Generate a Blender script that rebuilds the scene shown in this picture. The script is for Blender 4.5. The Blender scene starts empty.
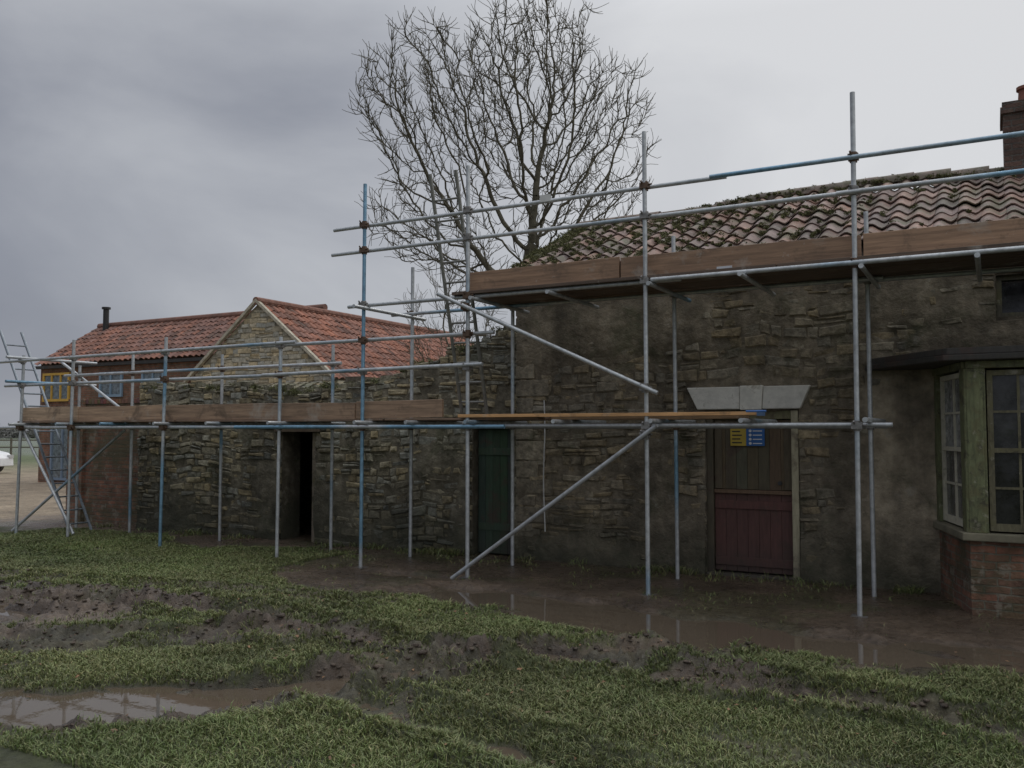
import bpy, math, random
import numpy as np
from mathutils import Vector
random.seed(7)
rng = np.random.default_rng(7)
scene = bpy.context.scene
COL = scene.collection
R2 = np.array([.878, .479]); F2 = np.array([-.479, .878])

# ------------------------------------------------------------ helpers
def empty(name):
    e = bpy.data.objects.new(name, None); COL.objects.link(e); return e

def link(name, me, mat, parent=None):
    o = bpy.data.objects.new(name, me); COL.objects.link(o)
    if mat: me.materials.append(mat)
    if parent: o.parent = parent
    return o

class MB:
    def __init__(s): s.v=[]; s.f=[]; s.c=[]
    def add(s, vs, fs, col=(1,1,1)):
        b=len(s.v); s.v += [tuple(map(float,p)) for p in vs]
        s.f += [tuple(b+i for i in f) for f in fs]
        if len(vs) and isinstance(col, list): s.c += [(c[0],c[1],c[2],1) for c in col]
        else: s.c += [(col[0],col[1],col[2],1)]*len(vs)
    def hexa(s, p, col=(1,1,1)):
        s.add(p, [(0,3,2,1),(4,5,6,7),(0,1,5,4),(1,2,6,5),(2,3,7,6),(3,0,4,7)], col)
    def box(s,x0,x1,y0,y1,z0,z1,col=(1,1,1)):
        s.hexa([(x0,y0,z0),(x1,y0,z0),(x1,y1,z0),(x0,y1,z0),(x0,y0,z1),(x1,y0,z1),(x1,y1,z1),(x0,y1,z1)],col)
    def seg(s,P,Q,z0,z1,th,off=0,col=(1,1,1)):
        P=np.array(P[:2],float);Q=np.array(Q[:2],float)
        d=(Q-P)/np.linalg.norm(Q-P); n=np.array([d[1],-d[0]])
        a=P+n*(off+th/2);b=Q+n*(off+th/2);c=Q+n*(off-th/2);e=P+n*(off-th/2)
        s.hexa([(*a,z0),(*b,z0),(*c,z0),(*e,z0),(*a,z1),(*b,z1),(*c,z1),(*e,z1)],col)
    def tube(s,p,q,r,n=10,rings=1,colf=None,col=(1,1,1),r2=None):
        p=np.array(p,float);q=np.array(q,float);d=q-p;L=np.linalg.norm(d);d/=L
        u=np.cross(d,[0,0,1] if abs(d[2])<.9 else [1,0,0]);u/=np.linalg.norm(u);w=np.cross(d,u)
        vs=[];cs=[]
        for k in range(rings+1):
            t=k/rings; rr=r if r2 is None else r+(r2-r)*t
            cc=colf(t*L) if colf else col
            for i in range(n):
                a=2*math.pi*i/n
                vs.append(p+d*L*t+rr*(math.cos(a)*u+math.sin(a)*w)); cs.append(cc)
        fs=[]
        for k in range(rings):
            for i in range(n):
                j=(i+1)%n
                fs.append((k*n+i,k*n+j,(k+1)*n+j,(k+1)*n+i))
        fs.append(tuple(range(n-1,-1,-1))); fs.append(tuple(rings*n+i for i in range(n)))
        s.add(vs,fs,cs)
    def prism(s,poly,z0,z1,col=(1,1,1)):
        n=len(poly)
        vs=[(x,y,z0) for x,y in poly]+[(x,y,z1) for x,y in poly]
        fs=[tuple(range(n-1,-1,-1)),tuple(range(n,2*n))]+[(i,(i+1)%n,n+(i+1)%n,n+i) for i in range(n)]
        s.add(vs,fs,col)
    def obj(s,name,mat,parent=None,smooth=False,bevel=0):
        me=bpy.data.meshes.new(name); me.from_pydata(s.v,[],s.f)
        a=me.color_attributes.new('Col','FLOAT_COLOR','POINT')
        a.data.foreach_set('color',np.array(s.c,dtype=np.float32).ravel())
        if smooth:
            me.polygons.foreach_set('use_smooth',[True]*len(me.polygons))
            try: me.set_sharp_from_angle(angle=math.radians(40))
            except Exception: pass
        me.update()
        o=link(name,me,mat,parent)
        if bevel:
            m=o.modifiers.new('b','BEVEL'); m.width=bevel; m.segments=2; m.limit_method='ANGLE'
        return o

def np_mesh(name,verts,faces,cols,mat,parent=None,smooth=False,extra=None):
    me=bpy.data.meshes.new(name); n=len(verts); k=faces.shape[1]; m=len(faces)
    me.vertices.add(n); me.vertices.foreach_set('co',verts.astype(np.float32).ravel())
    me.loops.add(m*k); me.loops.foreach_set('vertex_index',faces.astype(np.int32).ravel())
    me.polygons.add(m); me.polygons.foreach_set('loop_start',np.arange(0,m*k,k,dtype=np.int32))
    me.polygons.foreach_set('use_smooth',np.full(m,smooth))
    me.update(calc_edges=True)
    if cols is not None:
        a=me.color_attributes.new('Col','FLOAT_COLOR','POINT')
        c=np.ones((n,4),np.float32); c[:,:3]=cols; a.data.foreach_set('color',c.ravel())
    if extra:
        for nm,arr in extra.items():
            a=me.attributes.new(nm,'FLOAT','POINT'); a.data.foreach_set('value',arr.astype(np.float32).ravel())
    me.validate()
    return link(name,me,mat,parent)

def hash2(ix,iy,s):
    h=(ix.astype(np.int64)*374761393+iy.astype(np.int64)*668265263+s*1442695041)&0xffffffff
    h=((h^(h>>13))*1274126177)&0xffffffff
    h=((h^(h>>15))*2246822519)&0xffffffff
    return ((h^(h>>16))&0xffffff)/float(0xffffff)
def vn(x,y,s=0):
    x=np.asarray(x,float);y=np.asarray(y,float)
    ix=np.floor(x);iy=np.floor(y);fx=x-ix;fy=y-iy
    fx=fx*fx*(3-2*fx);fy=fy*fy*(3-2*fy)
    a=hash2(ix,iy,s);b=hash2(ix+1,iy,s);c=hash2(ix,iy+1,s);d=hash2(ix+1,iy+1,s)
    return a+(b-a)*fx+(c-a)*fy+(a-b-c+d)*fx*fy
def fbm(x,y,s=0,o=4):
    t=0;a=.5;n=0
    for i in range(o):
        cx=x*math.cos(i*.9)-y*math.sin(i*.9);cy=x*math.sin(i*.9)+y*math.cos(i*.9)
        t=t+a*vn(cx*2**i,cy*2**i,s+i*17);n+=a;a*=.5
    return t/n
def sstep(a,b,x):
    t=np.clip((x-a)/(b-a),0,1);return t*t*(3-2*t)

# ------------------------------------------------------------ materials
def newmat(name):
    m=bpy.data.materials.new(name);m.use_nodes=True
    nt=m.node_tree;b=nt.nodes['Principled BSDF'];return m,nt,b
def nd(nt,t,**k):
    n=nt.nodes.new(t)
    for a,v in k.items(): setattr(n,a,v)
    return n
def lk(nt,a,b): nt.links.new(a,b)
def mixc(nt,fac,a,b,mode='MIX'):
    n=nt.nodes.new('ShaderNodeMix');n.data_type='RGBA';n.blend_type=mode
    for s,v in ((n.inputs[0],fac),(n.inputs[6],a),(n.inputs[7],b)):
        if isinstance(v,bpy.types.NodeSocket): nt.links.new(v,s)
        elif isinstance(v,(int,float)): s.default_value=v
        else: s.default_value=(*v,1)
    return n.outputs[2]
def ramp(nt,src,stops):
    r=nt.nodes.new('ShaderNodeValToRGB');e=r.color_ramp.elements
    while len(e)<len(stops): e.new(.5)
    for i,(p,c) in enumerate(stops):
        e[i].position=p; e[i].color=(*c,1) if not isinstance(c,(int,float)) else (c,c,c,1)
    nt.links.new(src,r.inputs[0]);return r.outputs[0]
def noise(nt,scale,detail=5,rough=.6,stretch=None,dist=0):
    tc=nt.nodes.new('ShaderNodeTexCoord');n=nt.nodes.new('ShaderNodeTexNoise')
    n.inputs['Scale'].default_value=scale;n.inputs['Detail'].default_value=detail
    n.inputs['Roughness'].default_value=rough;n.inputs['Distortion'].default_value=dist
    if stretch:
        mp=nt.nodes.new('ShaderNodeMapping');mp.inputs['Scale'].default_value=stretch
        nt.links.new(tc.outputs['Object'],mp.inputs[0]);nt.links.new(mp.outputs[0],n.inputs[0])
    else: nt.links.new(tc.outputs['Object'],n.inputs[0])
    return n.outputs['Fac']
def bump(nt,b,h,strength,dist):
    n=nt.nodes.new('ShaderNodeBump');n.inputs['Strength'].default_value=strength
    n.inputs['Distance'].default_value=dist;nt.links.new(h,n.inputs['Height']);nt.links.new(n.outputs[0],b.inputs['Normal'])
def attrcol(nt):
    a=nt.nodes.new('ShaderNodeAttribute');a.attribute_name='Col';return a.outputs['Color']

def mat_gen(name,tint=(1,1,1),lo=.6,hi=1.3,scale=6,rough=.85,bs=.4,bd=.01,bscale=40,metal=0,stretch=None,spots=None,spots2=None,spots3=None,detail=6,base_dark=None,streak=0):
    m,nt,b=newmat(name)
    n1=noise(nt,scale,detail,.65,stretch)
    f=ramp(nt,n1,[(.3,lo),(.7,hi)])
    c=mixc(nt,1.0,attrcol(nt),f,'MULTIPLY')
    c=mixc(nt,1.0,c,tint,'MULTIPLY')
    for sp_ in (spots,spots2,spots3):
        if sp_:
            sc,thr,colr,amt=sp_
            n2=noise(nt,sc,5,.7,dist=.4)
            s=ramp(nt,n2,[(thr,0),(thr+.12,amt)])
            c=mixc(nt,s,c,colr)
    if streak:
        n4=noise(nt,1.0,5,.6,(2.6,2.6,.35))
        c=mixc(nt,1.0,c,ramp(nt,n4,[(.38,1-streak),(.6,1.08)]),'MULTIPLY')
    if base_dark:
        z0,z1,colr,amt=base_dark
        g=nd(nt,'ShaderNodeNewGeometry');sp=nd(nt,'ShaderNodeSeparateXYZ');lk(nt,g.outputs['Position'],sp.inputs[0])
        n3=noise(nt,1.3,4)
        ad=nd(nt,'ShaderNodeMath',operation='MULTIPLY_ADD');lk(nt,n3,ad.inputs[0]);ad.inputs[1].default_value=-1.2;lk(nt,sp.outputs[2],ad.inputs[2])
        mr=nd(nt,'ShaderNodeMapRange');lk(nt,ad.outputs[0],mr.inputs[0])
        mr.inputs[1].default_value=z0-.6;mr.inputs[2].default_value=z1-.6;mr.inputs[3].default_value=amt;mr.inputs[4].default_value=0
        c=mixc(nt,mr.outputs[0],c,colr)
    lk(nt,c,b.inputs['Base Color'])
    b.inputs['Roughness'].default_value=rough;b.inputs['Metallic'].default_value=metal
    if bs: bump(nt,b,noise(nt,bscale,6,.65,stretch),bs,bd)
    return m

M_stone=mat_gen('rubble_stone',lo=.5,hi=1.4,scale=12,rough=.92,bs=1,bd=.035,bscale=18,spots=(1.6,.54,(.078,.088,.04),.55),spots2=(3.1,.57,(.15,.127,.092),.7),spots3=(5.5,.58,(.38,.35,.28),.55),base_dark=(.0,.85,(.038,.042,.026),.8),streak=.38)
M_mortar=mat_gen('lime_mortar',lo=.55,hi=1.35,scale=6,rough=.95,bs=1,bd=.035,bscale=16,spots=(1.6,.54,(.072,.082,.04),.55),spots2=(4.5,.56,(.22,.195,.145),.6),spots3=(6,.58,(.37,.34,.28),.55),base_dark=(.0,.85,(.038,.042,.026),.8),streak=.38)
M_barnstone=mat_gen('barn_stone',lo=.6,hi=1.35,scale=9,rough=.9,bs=.9,bd=.02,bscale=30,spots=(1.2,.60,(.16,.15,.09),.4))
M_render=mat_gen('cement_render',lo=.55,hi=1.25,scale=3,rough=.9,bs=.6,bd=.012,bscale=25,spots=(5,.55,(.16,.14,.10),.6),base_dark=(.0,.9,(.04,.05,.025),.8))
M_lint=mat_gen('whitewashed_stone',lo=.75,hi=1.1,scale=6,rough=.85,bs=.5,bd=.008,bscale=30,spots=(6,.57,(.3,.27,.2),.75),spots2=(11,.62,(.12,.12,.07),.7))
M_tile=mat_gen('pantile',lo=.55,hi=1.4,scale=9,rough=.75,bs=.4,bd=.006,bscale=60,spots=(2.2,.49,(.085,.09,.045),.75),spots2=(12,.57,(.30,.28,.25),.65))
M_tile_far=mat_gen('pantile_red',lo=.7,hi=1.25,scale=3,rough=.8,bs=.3,bd=.006,bscale=50,spots=(.9,.53,(.09,.06,.045),.75),spots2=(8,.60,(.25,.17,.13),.5))
M_wood=mat_gen('scaffold_board_wood',lo=.55,hi=1.35,scale=3,rough=.6,bs=.4,bd=.004,bscale=14,stretch=(.6,10,10),spots=(1.6,.58,(.40,.37,.32),.6),spots2=(2.3,.55,(.10,.068,.045),.7),spots3=(9,.64,(.5,.48,.44),.7))
M_paintwood=mat_gen('painted_timber',lo=.55,hi=1.2,scale=8,rough=.7,bs=.5,bd=.005,bscale=30,stretch=(6,6,1),spots=(6,.50,(.13,.12,.055),.8),spots2=(8,.53,(.05,.045,.028),.85),spots3=(10,.58,(.36,.34,.27),.75))
M_door=mat_gen('faded_door_paint',lo=.7,hi=1.15,scale=5,rough=.7,bs=.4,bd=.004,bscale=30,stretch=(6,6,1),spots=(3,.53,(.075,.045,.035),.7),spots2=(9,.62,(.13,.10,.08),.6),base_dark=(.0,.5,(.04,.035,.028),.7))
M_galv=mat_gen('galvanised_steel',lo=.7,hi=1.2,scale=14,rough=.42,bs=.1,bd=.002,bscale=90,metal=.45,spots=(20,.64,(.12,.09,.07),.5))
M_cpl=mat_gen('coupler_steel',lo=.6,hi=1.2,scale=25,rough=.55,bs=.2,bd=.002,bscale=90,metal=.6)
M_bark=mat_gen('bark',lo=.7,hi=1.3,scale=5,rough=.95,bs=.3,bd=.01,bscale=30)
M_plain=mat_gen('plain_paint',lo=.85,hi=1.08,scale=5,rough=.5,bs=.05,bd=.002)
M_dark=mat_gen('dark_interior',lo=.8,hi=1.1,scale=3,rough=1,bs=0)

def mat_brick(name,c1,c2,mort,moss=.5):
    m,nt,b=newmat(name)
    g=nd(nt,'ShaderNodeTexCoord');sp=nd(nt,'ShaderNodeSeparateXYZ');lk(nt,g.outputs['Object'],sp.inputs[0])
    ad=nd(nt,'ShaderNodeMath',operation='ADD');lk(nt,sp.outputs[0],ad.inputs[0]);lk(nt,sp.outputs[1],ad.inputs[1])
    cb=nd(nt,'ShaderNodeCombineXYZ');lk(nt,ad.outputs[0],cb.inputs[0]);lk(nt,sp.outputs[2],cb.inputs[1])
    nz=nd(nt,'ShaderNodeTexNoise');nz.inputs['Scale'].default_value=6
    lk(nt,g.outputs['Object'],nz.inputs[0])
    mx=nd(nt,'ShaderNodeVectorMath',operation='MULTIPLY_ADD');lk(nt,nz.outputs['Color'],mx.inputs[0]);mx.inputs[1].default_value=(.035,.035,0);lk(nt,cb.outputs[0],mx.inputs[2])
    br=nd(nt,'ShaderNodeTexBrick');lk(nt,mx.outputs[0],br.inputs[0])
    br.inputs['Scale'].default_value=1;br.inputs['Brick Width'].default_value=.225;br.inputs['Row Height'].default_value=.075
    br.inputs['Mortar Size'].default_value=.009;br.inputs['Mortar Smooth'].default_value=.3
    br.inputs['Color1'].default_value=(*c1,1);br.inputs['Color2'].default_value=(*c2,1);br.inputs['Mortar'].default_value=(*mort,1)
    f=ramp(nt,noise(nt,5,6),[(.3,.5),(.7,1.4)])
    c=mixc(nt,1.0,br.outputs['Color'],f,'MULTIPLY')
    s=ramp(nt,noise(nt,1.8,5,.7),[(.45,0),(.6,moss)])
    c=mixc(nt,s,c,(.075,.078,.04))
    s=ramp(nt,noise(nt,4.2,5,.7),[(.56,0),(.62,moss)])
    c=mixc(nt,s,c,(.24,.21,.16))
    lk(nt,c,b.inputs['Base Color']);b.inputs['Roughness'].default_value=.9
    h=nd(nt,'ShaderNodeMath',operation='MULTIPLY_ADD');lk(nt,br.outputs['Fac'],h.inputs[0]);h.inputs[1].default_value=-1;lk(nt,noise(nt,25,5),h.inputs[2])
    bump(nt,b,h.outputs[0],.9,.02)
    return m
M_brick=mat_brick('old_red_brick',(.26,.12,.075),(.15,.08,.055),(.17,.15,.115),.7)
M_brickfar=mat_brick('barn_brick',(.24,.11,.07),(.18,.085,.055),(.2,.17,.13),.3)
M_chim=mat_brick('chimney_brick',(.12,.07,.055),(.085,.055,.045),(.1,.09,.08),.2)

def mat_glass():
    m,nt,b=newmat('old_window_glass')
    f=ramp(nt,noise(nt,9,5,.7),[(.35,.5),(.65,1.5)])
    lk(nt,mixc(nt,1.0,attrcol(nt),f,'MULTIPLY'),b.inputs['Base Color'])
    lk(nt,ramp(nt,noise(nt,6,4),[(.4,.06),(.7,.4)]),b.inputs['Roughness'])
    b.inputs['Specular IOR Level'].default_value=.5
    bump(nt,b,noise(nt,5,2),.2,.01);return m
M_glass=mat_glass()
def mat_leaf(name,rough=.6):
    m,nt,b=newmat(name);lk(nt,attrcol(nt),b.inputs['Base Color']);b.inputs['Roughness'].default_value=rough
    return m
M_grass=mat_leaf('grass_blade',.55);M_moss=mat_leaf('moss',.9);M_deadleaf=mat_leaf('dead_leaf',.7)

def mat_ground():
    m,nt,b=newmat('ground_mud_and_turf')
    a=nd(nt,'ShaderNodeAttribute');a.attribute_name='wet'
    f=ramp(nt,noise(nt,13,8,.75),[(.3,.5),(.7,1.5)])
    c=mixc(nt,1.0,attrcol(nt),f,'MULTIPLY')
    f2=ramp(nt,noise(nt,1.1,6,.6),[(.35,.7),(.65,1.25)])
    c=mixc(nt,1.0,c,f2,'MULTIPLY')
    lk(nt,c,b.inputs['Base Color'])
    n=noise(nt,7,6,.65)
    mm=nd(nt,'ShaderNodeMath',operation='MULTIPLY_ADD');lk(nt,a.outputs['Fac'],mm.inputs[0]);mm.inputs[1].default_value=-.6;mm.inputs[2].default_value=.9
    m2=nd(nt,'ShaderNodeMath',operation='MULTIPLY_ADD');lk(nt,n,m2.inputs[0]);m2.inputs[1].default_value=1.3;m2.inputs[2].default_value=-.65
    m3=nd(nt,'ShaderNodeMath',operation='ADD',use_clamp=True);lk(nt,mm.outputs[0],m3.inputs[0]);lk(nt,m2.outputs[0],m3.inputs[1])
    m4=nd(nt,'ShaderNodeMath',operation='MAXIMUM');lk(nt,m3.outputs[0],m4.inputs[0]);m4.inputs[1].default_value=.12
    lk(nt,m4.outputs[0],b.inputs['Roughness'])
    b.inputs['Specular IOR Level'].default_value=.5
    bump(nt,b,noise(nt,22,9,.72),.9,.03)
    return m
M_ground=mat_ground()
def mat_water():
    m,nt,b=newmat('muddy_water')
    b.inputs['Base Color'].default_value=(.10,.078,.056,1);b.inputs['Roughness'].default_value=.02
    b.inputs['IOR'].default_value=1.4
    bump(nt,b,noise(nt,7,3),.03,.01);return m
M_water=mat_water()

# ------------------------------------------------------------ ground
def pdist(x,y,pts):
    d=np.full(np.shape(x),1e9)
    for (ax,ay),(bx,by) in zip(pts[:-1],pts[1:]):
        ex,ey=bx-ax,by-ay;L=ex*ex+ey*ey
        t=np.clip(((x-ax)*ex+(y-ay)*ey)/L,0,1)
        d=np.minimum(d,np.hypot(x-ax-t*ex,y-ay-t*ey))
    return d
RUTS=[([(-16,4.6),(-9,5.47),(-7.5,6.05),(-5.5,6.1),(-4.25,5.88),(-3.4,6.0),(-2.6,6.5),(-2.0,7.3),(-1.2,7.9)],.38,1.0),
      ([(-9,1.5),(-5.6,3.3),(-4.9,3.85),(-4.0,4.9),(-3.5,5.8)],.34,1.0),
      ([(-4.3,4.8),(-3.9,4.65),(-2.6,4.37),(-1.9,4.2),(-.5,3.4)],.17,.85),
      ([(-3.4,6.0),(-2.58,6.10),(-1.4,6.07),(-.5,6.0),(.2,5.77),(3,5.3)],.2,.95),
      ([(-14,5.6),(-9.4,6.5),(-7.0,6.9),(-5.6,7.1)],.26,.6),
      ([(-9,3.6),(-7.3,4.4),(-6.2,5.2),(-5.3,5.7)],.32,.85)]
PUD=[(-2.7,7.65,1.45,.55,0),(-4.6,8.15,1.3,.4,0),(-5.3,3.62,1.3,.48,.62),(-4.55,4.35,.8,.24,.8),(-4.0,5.05,.5,.17,.9),(-1.0,7.6,1.0,.34,0),(-7.6,5.95,.6,.17,.2),(-3.0,6.25,.6,.14,0),(-8.8,5.2,.8,.2,.1),(-.2,8.1,.5,.25,0),(-6.3,8.9,.6,.2,0),(-6.2,6.15,.6,.12,0)]
def masks(x,y):
    n=fbm(x*1.1,y*1.1,3,4)-.5; n2=fbm(x*5,y*5,11,3)-.5
    mud=np.zeros(np.shape(x));rd=np.full(np.shape(x),9.)
    for pts,w,a in RUTS:
        dd=pdist(x,y,pts)
        mud=np.maximum(mud,a*(1-sstep(w*.5,w*1.5,dd+n*.8+n2*.5)))
        rd=np.minimum(rd,dd)
    edge=7.15+1.3*sstep(-6.2,-8.2,x)*1+ .9*sstep(-8,-11,x)
    strip=sstep(-.35,.35,(y-edge)+n*1.6+n2*.7)
    strip=np.where(x<-8,strip*sstep(0,.6,(y-9.4)+n*1.5),strip)
    mud=np.maximum(mud,strip)
    ch=(1-sstep(.7,1.3,np.hypot((x+8.6)/2.2,(y-5.5)/.8)+n*.9+n2*.7))
    mud=np.maximum(mud,ch)
    mud=np.maximum(mud,.7*sstep(.66,.76,fbm(x*1.3+7,y*1.3,63,4)))
    mud=np.maximum(mud,sstep(.2,.7,basin(x,y)))
    return np.clip(mud,0,1),rd,n,n2
def basin(x,y):
    p=np.zeros(np.shape(x))
    nn=(fbm(x*2.3,y*2.3,31,4)-.5)*.9
    for cx,cy,rx,ry,an in PUD:
        dx=x-cx;dy=y-cy;c2,s2=math.cos(an),math.sin(an);u=dx*c2+dy*s2;w=-dx*s2+dy*c2
        p=np.maximum(p,1-sstep(.6,1.35,np.hypot(u/rx,w/ry)+nn))
    return p
WZ=-.032
def height(x,y,full=False):
    mud,rd,n,n2=masks(x,y)
    far=sstep(60,18,np.hypot(x+5,y-5))
    z=.04*(fbm(x*.45,y*.45,5,3)-.42)*far
    l1=1-np.abs(2*fbm(x*3.3,y*3.3,21,3)-1); l2=1-np.abs(2*fbm(x*8,y*8,25,3)-1); l3=fbm(x*15,y*15,29,2)
    near=1-sstep(8.6,10.2,y)*.75
    strip=sstep(6.9,7.5,y)*sstep(-9,-7.5,x)
    rutn=np.exp(-(rd/.6)**2)
    amp=mud*near*(1-.8*strip)*far
    z=z+amp*(.055*(l1-.72)+(.05+.05*rutn)*(l2-.72)+.035*(l3-.5))
    for pts,w,a in RUTS:
        dd=pdist(x,y,pts)+n2*.22
        z=z+a*far*near*(1-.5*strip)*(-.06*np.exp(-(dd/.13)**2)+.085*np.exp(-((dd-.30)/.10)**2)*np.clip(l2*1.6-.6,0,1.2))
    b=basin(x,y)
    z=z*(1-.85*b)-.09*b*far
    z=z+.018*(1-mud)*far+.014*(fbm(x*2,y*2,41,3)-.5)*far
    return (z,mud,rd,n) if full else z
def axis(lo,a,b,hi,step,mid):
    pts=list(np.arange(a,b,step)); s=mid;v=pts[-1]
    while v<hi: v+=s;pts.append(v);s=s if abs(v)<14 else s*1.16
    s=mid;v=pts[0];l=[]
    while v>lo: v-=s;l.append(v);s=s if v>-18 and v<20 and abs(v-a)<8 else s*1.16
    return np.array(l[::-1]+pts)
gx=axis(-900,-9.6,2.4,900,.026,.08);gy=axis(-400,2.9,8.6,1400,.026,.07)
GX,GY=np.meshgrid(gx,gy)
Z,mud,rd,nn=height(GX,GY,True)
nx,ny=len(gx),len(gy)
V=np.stack([GX.ravel(),GY.ravel(),Z.ravel()],1)
i=np.arange(nx*ny).reshape(ny,nx)
Fq=np.stack([i[:-1,:-1].ravel(),i[:-1,1:].ravel(),i[1:,1:].ravel(),i[1:,:-1].ravel()],1)
turf=np.array([.058,.066,.03]);mudc=np.array([.095,.070,.050]);yard=np.array([.30,.24,.17]);field=np.array([.10,.125,.055])
mf=mud.ravel()[:,None]
C=turf*(1-mf)+mudc*mf
C=C*(.65+.75*fbm(GX*3,GY*3,55,3).ravel()[:,None])
gs=(sstep(.5,.62,fbm(GX*1.6,GY*1.6,58,4))*.5).ravel()[:,None]
C=C*(1-gs)+np.array([.06,.062,.03])*gs
yd=(sstep(-15.5,-18,GX+2*nn)*sstep(6.5,8.5,GY+nn)*(1-sstep(34,40,GY))).ravel()[:,None]
C=C*(1-yd)+yard*yd
ff=sstep(35,60,np.hypot(GX,GY)).ravel()[:,None]
C=C*(1-ff)+field*ff
wet=(mud*(.6+.75*fbm(GX*1.7,GY*1.7,77,3)) ).ravel()*(1-yd[:,0])
bas=basin(GX,GY).ravel();wet=np.clip(wet+bas*.8,0,1.4)
C=C*(1-.3*np.clip(bas,0,1)[:,None])
np_mesh('ground',V,Fq,C,M_ground,smooth=True,extra={'wet':wet})
w=MB();w.add([(-10,1.5,WZ),(2.5,1.5,WZ),(2.5,9.4,WZ),(-10,9.4,WZ)],[(0,1,2,3)]);w.obj('puddle_water',M_water)

t_=(1+5**.5)/2
icv=np.array([(-1,t_,0),(1,t_,0),(-1,-t_,0),(1,-t_,0),(0,-1,t_),(0,1,t_),(0,-1,-t_),(0,1,-t_),(t_,0,-1),(t_,0,1),(-t_,0,-1),(-t_,0,1)])/1.9
icf=np.array([(0,11,5),(0,5,1),(0,1,7),(0,7,10),(0,10,11),(1,5,9),(5,11,4),(11,10,2),(10,7,6),(7,1,8),(3,9,4),(3,4,2),(3,2,6),(3,6,8),(3,8,9),(4,9,5),(2,4,11),(6,2,10),(8,6,7),(9,8,1)])
r=np.random.default_rng(61);N=60000
x=r.uniform(-11,2.4,N);y=r.uniform(3,8.2,N);z,md,rr_,n_=height(x,y,True)
p_=md*(np.exp(-((rr_-.30)/.2)**2)+.05)*.35*(1-.8*sstep(6.9,7.6,y))*(1-basin(x,y))
k=r.random(N)<p_;x,y,z=x[k],y[k],z[k];n=len(x)
s=r.uniform(.005,.020,n)*(1+.8*(r.random(n)<.06))
P=icv[None]*s[:,None,None]*r.uniform(.5,1.4,(n,12,1))*np.array([1.3,1.3,.65]);P+=np.stack([x,y,z+s*.05],1)[:,None]
Fc=(np.arange(n)[:,None,None]*12+icf[None]).reshape(-1,3)
np_mesh('mud_clods',P.reshape(-1,3),Fc,np.repeat(np.array([.09,.067,.048])*r.uniform(.6,1.4,(n,1)),12,0),M_ground,smooth=True,extra={'wet':np.full(n*12,.6)})

# ------------------------------------------------------------ grass
def grass(name,N,x0,x1,y0,y1,hmin,hmax,seed,thin=1):
    r=np.random.default_rng(seed)
    x=r.uniform(x0,x1,N);y=r.uniform(y0,y1,N)
    d=-.479*x+.878*y;rr=.878*x+.479*y
    k=(d>3.6)&(np.abs(rr/d)<.75)&(r.random(N)<np.clip(8.0/d,.25,1)**1.3);x,y=x[k],y[k];N=len(x)
    z,md,rd_,n_=height(x,y,True);d=-.479*x+.878*y
    dens=fbm(x*2.2,y*2.2,91,3);tuft=sstep(.52,.64,fbm(x*2.7,y*2.7,97,3))
    yardz=sstep(7.1,7.6,y)*sstep(-8,-7,x)*(1-sstep(9.9,10.3,y)*.7)
    pr=np.clip(1-1.25*md,0,1)*(.55+1.2*sstep(.25,.6,dens))+tuft*.35*(1-sstep(.9,1,md)*.6)*(1-.9*yardz)
    pr=pr+.5*sstep(10.35,10.6,y)*sstep(.45,.6,fbm(x*1.5,y*.3,88,3))*(x>-9.2)*(x<-.7)*((x<-3.2)|(x>-2.0))
    keep=(r.random(N)<pr)&(z>WZ+.006)
    x,y,z,dens,d=x[keep],y[keep],z[keep],dens[keep],d[keep];n=len(x)
    h=r.uniform(hmin,hmax,n)*(.5+1.0*dens)*(1+1.2*(y>10.35));a=r.uniform(0,2*np.pi,n)
    wd=r.uniform(.0016,.0036,n)*(.6+d/8)
    la=r.uniform(0,2*np.pi,n);ln=h*r.uniform(.3,1.7,n)
    sx,sy=np.cos(a)*wd,np.sin(a)*wd;lx,ly=np.cos(la)*ln,np.sin(la)*ln
    P=np.zeros((n,5,3))
    P[:,0]=np.stack([x-sx,y-sy,z-.005],1);P[:,1]=np.stack([x+sx,y+sy,z-.005],1)
    P[:,2]=np.stack([x-sx*.8+lx*.35,y-sy*.8+ly*.35,z+h*.6],1);P[:,3]=np.stack([x+sx*.8+lx*.35,y+sy*.8+ly*.35,z+h*.6],1)
    P[:,4]=np.stack([x+lx,y+ly,z+h*.85],1)
    b=np.arange(n)[:,None]*5
    Fc=np.concatenate([b+[0,1,3],b+[0,3,2],b+[2,3,4]],0)
    g=np.array([.125,.172,.05]);yv=np.array([.23,.21,.095])
    mixv=np.clip(r.random(n)**2.5*.9+.6*(fbm(x*.9,y*.9,13,3)-.35),0,1)[:,None]
    c=(g*(1-mixv)+yv*mixv)*(r.uniform(.6,1.3,n)*(.6+.8*fbm(x*1.4,y*1.4,19,3)))[:,None]
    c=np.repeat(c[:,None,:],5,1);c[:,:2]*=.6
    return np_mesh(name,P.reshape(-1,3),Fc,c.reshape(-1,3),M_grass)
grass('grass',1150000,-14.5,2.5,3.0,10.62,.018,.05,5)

r=np.random.default_rng(8);N=320
x=r.uniform(-7,2,N);y=r.uniform(3.4,8,N);z=height(x,y)+.02;a=r.uniform(0,6.28,N);s=r.uniform(.010,.026,N)
P=np.zeros((N,4,3));
for k in range(4):
    aa=a+k*np.pi/2;l=s*(1.0 if k%2 else .6)
    P[:,k]=np.stack([x+np.cos(aa)*l,y+np.sin(aa)*l,z+r.uniform(0,.02,N)],1)
c=np.array([.16,.09,.045])*r.uniform(.5,1.7,N)[:,None]
np_mesh('fallen_leaves',P.reshape(-1,3),np.arange(N*4).reshape(N,4),np.repeat(c,4,0),M_deadleaf)

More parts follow.
